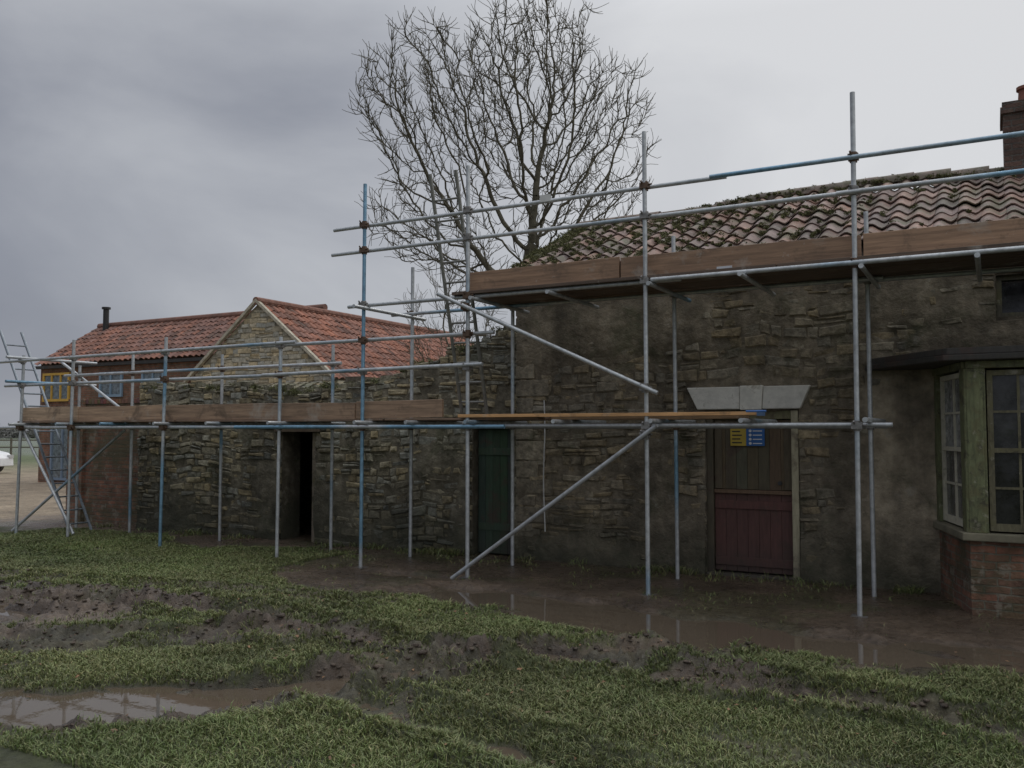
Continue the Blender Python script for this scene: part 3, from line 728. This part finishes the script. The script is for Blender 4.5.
# ============================================================ SCAFFOLDING
sc=empty('scaffolding')
OY,IY=9.04,10.1
grey=(.47,.49,.50);blue=(.13,.29,.42)
def tcol(p=.25):
    ph=random.uniform(0,50);whole=random.random()<p*.4
    def f(s):
        n=float(vn(np.array(s*1.3+ph),np.array(ph),9));k=max(0,min(1,(n-(.35 if whole else .78))*6))*.85
        g=.85+.3*float(vn(np.array(s*2.3+ph),np.array(ph),19))
        return tuple((a*(1-k)+b*k)*g for a,b in zip(grey,blue))
    return f
RT=.0242
std=MB();led=MB();tra=MB();bra=MB();cp=MB();bp=MB()
def pole(mb,p,q,pb=.25):
    L=np.linalg.norm(np.array(q,float)-np.array(p,float));mb.tube(p,q,RT,12,max(1,int(L/.2)),colf=tcol(pb))
def coupler(x,y,z):
    c=(.28,.27,.26) if random.random()<.6 else (.15,.10,.07)
    cp.tube((x,y,z-.05),(x,y,z+.05),.036,10,col=c)
    cp.box(x-.048,x+.048,y-.05,y+.03,z-.03,z+.03,c)
    cp.tube((x+.045,y-.02,z+.005),(x+.09,y-.045,z+.005),.010,6,col=c)
    cp.tube((x-.02,y-.05,z+.02),(x-.02,y-.08,z+.045),.010,6,col=c)
PX=[(-1.17,5.04,.03),(-3.28,5.0,0),(-5.53,4.95,.0),(-7.12,4.94,.02),(-8.54,3.02,.02),(-10.83,3.13,.05),(-12.96,3.19,.05),(-14.3,3.0,.06),(.95,5.05,0),(3.0,5.0,0)]
IX=[(-1.16,4.1),(-3.3,4.06),(-5.5,3.5),(-7.1,4.02),(-8.5,3.0),(-10.74,2.95),(-12.85,3.05),(-14.25,2.9),(.95+2.4,4.0)]
for x,zt,lean in PX:
    pole(std,(x,OY,-.06),(x+lean,OY+random.uniform(-.015,.015),zt),.6)
    bp.box(x-.075,x+.075,OY-.075,OY+.075,-.012+float(height(np.array(x),np.array(OY))),.0+float(height(np.array(x),np.array(OY))),(.2,.19,.18))
for x,zt in IX:
    pole(std,(x,IY,-.06),(x+random.uniform(-.015,.015),IY,zt),.6)
dy=.052
def rail(x0,x1,z,y,pb=.25,brk=None,tilt=0):
    pole(led,(x0,y,z),(x1,y,z+tilt),pb)
rail(-7.65,-2.4,4.40,OY+dy);rail(-2.55,4.2,4.39,OY+dy+.001-.10)
rail(-7.68,-1.0,4.07,OY+dy,1.2);rail(-1.3,4.2,4.05,OY-dy,1.8)
rail(-7.4,-2.9,3.36,OY+dy,.4);rail(-3.2,4.2,3.36,OY-dy,.3)
rail(-14.9,-9.0,1.79,OY+dy,.3);rail(-9.3,-5.0,1.79,OY-dy,.3);rail(-5.4,-.85,1.80,OY+dy+.0,.5)
rail(-14.8,-8.2,2.90,OY-dy,.3,tilt=.03);rail(-8.9,-5.2,2.91,OY+dy,.4)
rail(-14.8,-8.4,2.50,OY+dy,.6);rail(-8.8,-5.3,2.50,OY-dy,.3,tilt=.03)
rail(-7.4,-1.0,3.36,IY-dy,.3);rail(-1.3,4.2,3.36,IY+dy,.3);rail(-14.8,-6.9,1.80,IY-dy,.3);rail(-7.2,-1.0,1.79,IY+dy,.3)
rail(-14.6,-8.3,2.72,IY-dy,.3)
for x,zt,_l in PX:
    if x>2.5: continue
    zs=[1.79,2.5,2.9] if x<-8 else ([1.79,3.36,4.07,4.40]+([2.5,2.9] if x<-5 else []))
    for z in zs:
        if x>0 and z<2: continue
        coupler(x+_l*z/zt,OY,z)
for x,zt in IX:
    for z in ([1.8,2.72] if x<-8 else [1.8,3.36]): coupler(x,IY,z)
for x in [-14.2,-13.0,-12.0,-10.75,-9.7,-8.45,-7.0,-6.3,-5.42,-4.3,-3.15,-2.2,-1.05]:
    pole(tra,(x,OY-.28+random.uniform(-.05,.12),1.845),(x,IY+.22,1.845),.3)
for x in [-7.05,-5.4,-4.4,-3.2,-2.2,-1.08,-.1,1.05,2.0,3.05]:
    pole(tra,(x,OY-.24+random.uniform(-.08,.12),3.31),(x,IY+.25,3.31),.3)
for x,z in ((-14.22,2.9),(-14.22,2.5)): pole(tra,(x,OY-.3,z+.05),(x,IY+.3,z+.05),.5)
pole(bra,(-5.9,OY-.11,3.40),(-3.12,OY-.11,2.14),.1);pole(bra,(-5.68,OY-.11,.0),(-3.13,OY-.11,1.80),.3)
coupler(-3.28,OY-.05,2.2);coupler(-5.53,OY-.05,3.22);coupler(-3.28,OY-.05,1.70)
pole(bra,(-14.6,OY+.12,.05),(-12.9,IY-.1,1.75),.4);pole(bra,(-12.9,OY+.06,.1),(-14.3,OY+.06,1.78),.4)
pole(bra,(-14.9,IY+.06,3.0),(-12.8,IY+.06,1.9),.4)
std.obj('standards',M_galv,sc,smooth=True);led.obj('ledgers',M_galv,sc,smooth=True);tra.obj('transoms',M_galv,sc,smooth=True);bra.obj('braces',M_galv,sc,smooth=True)
cp.obj('couplers',M_cpl,sc);bp.obj('base_plates',M_cpl,sc)
tb=MB();dk=MB()
def board(mb,x0,x1,y0,y1,z0,z1,col,tilt=0,sk=0):
    v_=random.uniform(.75,1.2);c=tuple(a*v_ for a in col);n=8;vs=[]
    w1=random.uniform(-.006,.006)
    for k in range(n+1):
        t=k/n;x=x0+(x1-x0)*t;dz=tilt*t+w1*math.sin(t*3.1)*2;dy_=sk*t+w1*math.sin(t*5)
        vs+=[(x,y0+dy_,z0+dz),(x,y1+dy_,z0+dz),(x,y1+dy_,z1+dz),(x,y0+dy_,z1+dz)]
    fs=[(3,2,1,0),(4*n,4*n+1,4*n+2,4*n+3)]
    for k in range(n):
        for i_ in range(4):
            j=(i_+1)%4;fs.append((4*k+i_,4*k+j,4*k+4+j,4*k+4+i_))
    mb.add(vs,fs,c)
wc=(.30,.185,.115)
for (a,b,t) in ((-5.62,-3.62,.015),(-3.6,-1.1,-.012),(-1.08,1.6,.0),(1.62,4.2,0)):
    board(tb,a,b,OY+.08,OY+.118,3.425,3.66,wc,t)
board(tb,-5.58,-1.9,OY+.12,OY+.158,3.42,3.63,(.15,.09,.06),.02)
board(tb,-14.35,-12.9,OY+.08,OY+.118,1.90,2.125,(.38,.27,.18))
for (a,b,t) in ((-12.88,-10.9,.01),(-10.88,-7.3,-.015),(-7.28,-5.95,.01)):
    board(tb,a,b,OY+.08,OY+.118,1.90,2.12,(.36,.24,.155),t)
board(tb,-13.9,-8.0,IY-.10,IY-.062,1.91,2.1,(.2,.13,.09))
tb.obj('toe_boards',M_wood,sc,bevel=.004)
for k in range(5):
    y=OY-.02+k*.235
    for a,b in ((-5.7,-1.9),(-1.88,1.9),(1.92,4.2)):
        board(dk,a+random.uniform(-.06,.0),b,y,y+.225,3.345+.04,3.345+.078,(.12,.08,.055))
for k in range(4):
    y=OY+.03+k*.235
    for a,b in ((-14.4,-10.6),(-10.58,-6.8),(-6.78,-4.6)):
        board(dk,a,b+random.uniform(-.03,.0),y,y+.225,1.872,1.91-.012,(.2,.13,.085))
board(dk,-5.65,-2.08,OY-.04,OY+.185,1.90,1.938,(.5,.28,.12));board(dk,-4.55,-2.3,OY+.26,OY+.485,1.872,1.91,(.3,.19,.1))
dk.obj('deck_boards',M_wood,sc,bevel=.004)
tg=MB()
tg.tube((-2.2,OY-.075,1.94),(-2.0,OY-.075,1.94),.012,6,col=(.05,.15,.4));tg.box(-2.1,-2.07,OY-.05,OY+.19,1.895,1.942,(.12,.2,.35));tg.box(-4.52,-4.38,OY-.085,OY-.082,4.36,4.44,(.6,.6,.58))
tg.box(-2.52,-2.36,OY+.066,OY+.078,3.40,3.46,(.6,.62,.65))
tg.obj('board_tags',M_plain,sc)
def ladder(name,p0,p1,wv,w=.36,rung=.26,col=(.3,.31,.31)):
    e=empty(name);p0=np.array(p0,float);p1=np.array(p1,float);wv=np.array(wv,float)/np.linalg.norm(wv)
    a=MB()
    for s_ in (-1,1): a.tube(p0+wv*w/2*s_,p1+wv*w/2*s_,.024,8,6,col=col)
    a.obj('stiles',M_galv,e,smooth=True);a=MB();L=np.linalg.norm(p1-p0);k=.2
    while k<L-.1:
        c=p0+(p1-p0)*k/L;a.tube(c-wv*w/2,c+wv*w/2,.014,8,col=col);k+=rung
    a.obj('rungs',M_galv,e,smooth=True)
ladder('ladder',(-5.95,9.9,1.92),(-5.98,9.16,4.97),(1,0,0),w=.38,col=(.22,.22,.2))
ladder('ladder.001',(-13.6,9.75,.0),(-15.75,9.75,3.55),(0,1,0),w=.4,col=(.22,.25,.28))

sg=empty('safety_sign')
mb=MB();mb.box(-2.83,-2.64,WY+.045,WY+.052,1.56,1.78,(.5,.36,.05));mb.box(-2.638,-2.42,WY+.045,WY+.052,1.56,1.78,(.03,.13,.38))
mb.obj('sign_panels',M_plain,sg)
mb=MB()
for k in range(4): mb.box(-2.81,-2.69-.02*(k%2),WY+.042,WY+.0445,1.59+k*.045,1.605+k*.045,(.03,.03,.03))
for k in range(4): mb.tube((-2.59,WY+.0445,1.59+k*.05),(-2.59,WY+.042,1.59+k*.05),.017,12,col=(.75,.75,.75));mb.box(-2.56,-2.45,WY+.042,WY+.0445,1.583+k*.05,1.595+k*.05,(.7,.7,.7))
mb.obj('sign_lettering',M_plain,sg)

# ============================================================ TREE
def tree(name,base,fork,clouds,seed,tipr=.0075,step=.24,infl=2.6,kill=.42,twigs=True,e=2.25,up=.1):
    r=np.random.default_rng(seed)
    att=[]
    for (c,rad,n) in clouds:
        p=r.normal(size=(n,3));p/=np.linalg.norm(p,axis=1)[:,None];p*=(r.random(n)**.36)[:,None]
        p=p*np.array(rad);att.append(p+np.array(c))
    att=np.concatenate(att)
    base=np.array(base,float);fork=np.array(fork,float)
    nodes=[base];par=[-1];k=int(np.linalg.norm(fork-base)/step)
    for i_ in range(1,k+1):
        nodes.append(base+(fork-base)*i_/k+np.array([.06*math.sin(i_*.7),.05*math.cos(i_*.9),0]));par.append(i_-1)
    nodes=np.array(nodes);alive=np.ones(len(att),bool)
    D=np.full(len(att),1e9);I=np.zeros(len(att),int)
    def upd(new,off):
        for s0 in range(0,len(new),300):
            dd=np.linalg.norm(att[:,None]-new[None,s0:s0+300],axis=2);m_=dd.argmin(1);v=dd[np.arange(len(att)),m_]
            b=v<D;D[b]=v[b];I[b]=off+s0+m_[b]
    upd(nodes,0);cur=infl*2.2
    for it in range(110):
        act=alive&(D<cur)
        if act.sum()==0: break
        if len(nodes)>200: cur=infl
        ii=I[act];dv=att[act]-nodes[ii];dv/=np.linalg.norm(dv,axis=1)[:,None]
        u,inv=np.unique(ii,return_inverse=True);sm=np.zeros((len(u),3));np.add.at(sm,inv,dv)
        sm/=np.linalg.norm(sm,axis=1)[:,None]+1e-9
        sm+=r.normal(size=sm.shape)*.2+np.array([0,0,up]);sm/=np.linalg.norm(sm,axis=1)[:,None]
        new=nodes[u]+sm*step;off=len(nodes);nodes=np.concatenate([nodes,new]);par+=list(u);upd(new,off)
        alive&=D>kill
        if len(nodes)>12000: break
    par=np.array(par);n=len(nodes);acc=np.zeros(n);ch=np.bincount(par[1:],minlength=n)
    acc[ch==0]=tipr**e
    for i_ in range(n-1,0,-1): acc[par[i_]]+=acc[i_]
    rad=acc**(1/e);rad[0]*=1.3
    P=nodes[par[1:]];Q=nodes[1:];rp=np.minimum(rad[par[1:]],rad[1:]*1.25);rq=rad[1:]
    allP=[P];allQ=[Q];aR=[rp];aS=[rq]
    if twigs:
        tips=np.where((rad<tipr*2.4)&(np.arange(n)>10))[0];pd=nodes[tips]-nodes[par[tips]];pd/=np.linalg.norm(pd,axis=1)[:,None]
        for rep in range(3):
            sel=r.random(len(tips))<(.95,.75,.45)[rep]
            c=nodes[tips][sel];d=pd[sel]+r.normal(size=(sel.sum(),3))*.5+np.array([0,0,.35]);d/=np.linalg.norm(d,axis=1)[:,None]
            rr=np.full(len(c),tipr*.95)
            for sgm in range(3):
                L=r.uniform(.08,.21,len(c))[:,None];q=c+d*L
                allP.append(c);allQ.append(q);aR.append(rr);aS.append(rr*.8);c=q;rr=rr*.85
                d=d+r.normal(size=d.shape)*.22+np.array([0,0,.15]);d/=np.linalg.norm(d,axis=1)[:,None]
    P=np.concatenate(allP);Q=np.concatenate(allQ);rp=np.concatenate(aR);rq=np.concatenate(aS)
    k=5;Dv=Q-P;Dv/=np.linalg.norm(Dv,axis=1)[:,None]+1e-9
    A_=np.cross(Dv,np.array([.31,.92,.2]));A_/=np.linalg.norm(A_,axis=1)[:,None]+1e-9;B_=np.cross(Dv,A_)
    ang_=np.arange(k)*2*np.pi/k;m_=len(P)
    ring=np.cos(ang_)[None,:,None]*A_[:,None]+np.sin(ang_)[None,:,None]*B_[:,None]
    Vv=np.concatenate([P[:,None]+ring*rp[:,None,None],Q[:,None]+ring*rq[:,None,None]],1)
    b=np.arange(m_)[:,None]*2*k
    Fs=np.concatenate([b+np.array([i_,(i_+1)%k,k+(i_+1)%k,k+i_]) for i_ in range(k)],0)
    c=np.repeat(np.array([[.10,.09,.062]])*r.uniform(.8,1.2,(m_,1)),2*k,0)
    return np_mesh(name,Vv.reshape(-1,3),Fs,c,M_bark,smooth=True)
def wp(rr,d,z): q=R2*rr+F2*d;return (q[0],q[1],z)
tree('bare_tree',wp(.6,22,-.2),wp(.4,22,4.3),[
  (wp(.3,22,9.9),(2.3,2.3,2.7),1400),(wp(-2.2,21.6,9.9),(1.8,1.8,2.1),850),(wp(2.2,22.3,9.2),(1.6,1.6,2.2),750),
  (wp(-2.1,22.4,7.2),(1.8,1.8,1.6),450),(wp(1.6,21.8,7.0),(1.7,1.7,1.5),380),(wp(.8,22,11.8),(1.4,1.4,1.4),330),(wp(-.6,22,5.9),(1.5,1.3,.9),150)],3,tipr=.0092,kill=.35,step=.2,e=2.06,up=.16)
tree('bare_tree.001',wp(-1.6,27,-.2),wp(-1.7,27,2.4),[(wp(-1.8,27,4.8),(1.7,1.7,2.4),520)],9,tipr=.008,infl=2.0)

r=np.random.default_rng(77);PP=[];CC=[]
for k in range(900):
    rr=-170+k*.3+r.normal()*.3;d=190+r.normal()*2;h=1.2+1.6*fbm(np.array(k*.03),np.array(1.),4)+ (2.5 if (k//50)%5==1 and r.random()<.6 else 0)
    c0=np.array(wp(rr,d,0));m_=40
    p=r.normal(size=(m_,3))*np.array([.8,.8,.1]);p[:,2]=r.random(m_)*h;p+=c0
    q=r.normal(size=(m_,2,3))*.35
    PP.append(np.stack([p,p+q[:,0],p+q[:,1]],1).reshape(-1,3));CC.append(np.repeat(np.array([.16,.16,.15])*r.uniform(.7,1.3,m_)[:,None],3,0))
PP=np.concatenate(PP);CC=np.concatenate(CC)
np_mesh('distant_hedgerow',PP,np.arange(len(PP)).reshape(-1,3),CC,M_moss)

# ============================================================ CAR
car=empty('parked_car')
def car_build(cx,cy,th):
    c_,s_=math.cos(th),math.sin(th)
    def T(p): return (cx+p[0]*c_-p[1]*s_,cy+p[0]*s_+p[1]*c_,p[2])
    prof=[(-2.05,.3),(-2.08,.62),(-1.98,.88),(-1.75,.95),(-1.35,1.38),(-.9,1.47),(.35,1.46),(.7,1.36),(1.2,.98),(1.9,.82),(2.1,.62),(2.12,.3)]
    mb=MB();vs=[];n=len(prof)
    ws=[.84,.87,.86,.84,.66,.62,.62,.66,.83,.82,.8,.8]
    for s in (-1,1):
        for (x,z),w_ in zip(prof,ws): vs.append(T((x,s*w_,z)))
    fs=[tuple(range(n)),tuple(range(2*n-1,n-1,-1))]+[(i_,n+i_,n+(i_+1)%n,(i_+1)%n) for i_ in range(n)]
    mb.add(vs,fs,(.75,.76,.77));mb.obj('body',M_plain,car,bevel=.03)
    g=MB()
    for s in (-1,1):
        y0,y1=s*.855,s*.69
        for xa,xb,xc,xd in ((-1.55,-.45,-1.22,-.45),(-.38,.98,-.38,.58)):
            g.add([T((xa,y0,.97)),T((xb,y0,.97)),T((xd,y1,1.37)),T((xc,y1,1.37))],[(0,1,2,3)],(.02,.02,.025))
    g.add([T((1.2,-.7,1.0)),T((1.2,.7,1.0)),T((.73,.6,1.37)),T((.73,-.6,1.37))],[(0,1,2,3)],(.02,.02,.025))
    g.add([T((-1.8,-.7,.99)),T((-1.8,.7,.99)),T((-1.4,.6,1.37)),T((-1.4,-.6,1.37))],[(0,1,2,3)],(.02,.02,.025))
    g.obj('windows',M_glass,car)
    w_=MB()
    for x in (-1.3,1.35):
        for s in (-1,1):
            w_.tube(T((x,s*.68,.32)),T((x,s*.88,.32)),.32,20,col=(.02,.02,.02));w_.tube(T((x,s*.88,.32)),T((x,s*.895,.32)),.2,14,col=(.4,.4,.4))
    w_.obj('wheels',M_plain,car,smooth=True)
    l=MB()
    for s in (-1,1):
        q=[T((2.02,s*.78,.62)),T((2.02,s*.5,.62)),T((2.125,s*.5,.62)),T((2.125,s*.78,.62))]
        l.hexa(q+[(a,b,.74) for a,b,_ in q],(.5,.5,.5))
    l.obj('headlamps',M_plain,car)
q=wp(-22.45,35.5,0);car_build(q[0],q[1],math.radians(25))
fe=empty('field_fence');mb=MB()
for k in range(30):
    p=wp(-45+k*2,62,0);mb.box(p[0]-.05,p[0]+.05,p[1]-.05,p[1]+.05,-.1,1.15,(.14,.12,.09))
a=wp(-45,62,0);b=wp(13,62,0)
for z in (.5,1.0): mb.seg(a,b,z,z+.09,.04,.08,(.14,.12,.09))
mb.obj('posts_and_rails',M_wood,fe)

# ============================================================ WORLD, SUN, CAMERA
wd=bpy.data.worlds.new('World');scene.world=wd;wd.use_nodes=True;nt=wd.node_tree
bg=nt.nodes['Background'];out=nt.nodes['World Output']
sky=nd(nt,'ShaderNodeTexSky');sky.sky_type='NISHITA';sky.sun_disc=False;sky.sun_elevation=math.radians(38);sky.sun_rotation=math.radians(2)
bg.inputs['Strength'].default_value=.05;lk(nt,sky.outputs[0],bg.inputs[0])
tc=nd(nt,'ShaderNodeTexCoord')
dt=nd(nt,'ShaderNodeVectorMath',operation='DOT_PRODUCT');lk(nt,tc.outputs['Generated'],dt.inputs[0]);dt.inputs[1].default_value=(.878,.479,.35)
mp=nd(nt,'ShaderNodeMapping');mp.inputs['Scale'].default_value=(1,1,2.2);mp.inputs['Location'].default_value=(.4,1.3,.2);lk(nt,tc.outputs['Generated'],mp.inputs[0])
nz=nd(nt,'ShaderNodeTexNoise');nz.inputs['Scale'].default_value=1.9;nz.inputs['Detail'].default_value=7;nz.inputs['Roughness'].default_value=.52;nz.inputs['Distortion'].default_value=.4;lk(nt,mp.outputs[0],nz.inputs[0])
def mad(a,m_,c):
    n=nd(nt,'ShaderNodeMath',operation='MULTIPLY_ADD')
    lk(nt,a,n.inputs[0]);n.inputs[1].default_value=m_
    if isinstance(c,(int,float)): n.inputs[2].default_value=c
    else: lk(nt,c,n.inputs[2])
    return n.outputs[0]
v=mad(dt.outputs['Value'],.62,.10);v=mad(nz.outputs['Fac'],.98,v)
cr_=ramp(nt,v,[(.0,(.18,.19,.235)),(.3,(.27,.285,.33)),(.6,(.44,.455,.49)),(.95,(.66,.67,.69))])
sp=nd(nt,'ShaderNodeSeparateXYZ');lk(nt,tc.outputs['Generated'],sp.inputs[0])
mr=nd(nt,'ShaderNodeMapRange');lk(nt,sp.outputs[2],mr.inputs[0]);mr.inputs[1].default_value=.42;mr.inputs[2].default_value=1;mr.inputs[3].default_value=1.05;mr.inputs[4].default_value=2.8
bg2=nd(nt,'ShaderNodeBackground');lk(nt,cr_,bg2.inputs[0]);lk(nt,mr.outputs[0],bg2.inputs[1])
mxs=nd(nt,'ShaderNodeMixShader');mxs.inputs[0].default_value=.92;lk(nt,bg.outputs[0],mxs.inputs[1]);lk(nt,bg2.outputs[0],mxs.inputs[2]);lk(nt,mxs.outputs[0],out.inputs[0])

sl_=bpy.data.lights.new('sun','SUN');sl_.energy=.5;sl_.angle=math.radians(25);sl_.color=(1,.96,.9)
so=bpy.data.objects.new('sun',sl_);COL.objects.link(so)
az_=math.radians(2);el=math.radians(38);dv=Vector((math.sin(az_)*math.cos(el),math.cos(az_)*math.cos(el),math.sin(el)))
so.rotation_euler=dv.to_track_quat('Z','Y').to_euler();so.location=(0,0,20)

cam=bpy.data.cameras.new('camera');co=bpy.data.objects.new('camera',cam);COL.objects.link(co)
co.location=(0,0,1.75);co.rotation_euler=(math.radians(92.98),0,math.radians(28.6));cam.lens=31.1;cam.sensor_width=36;cam.clip_end=3000
scene.camera=co
scene.view_settings.view_transform='Standard';scene.view_settings.look='None';scene.view_settings.exposure=0
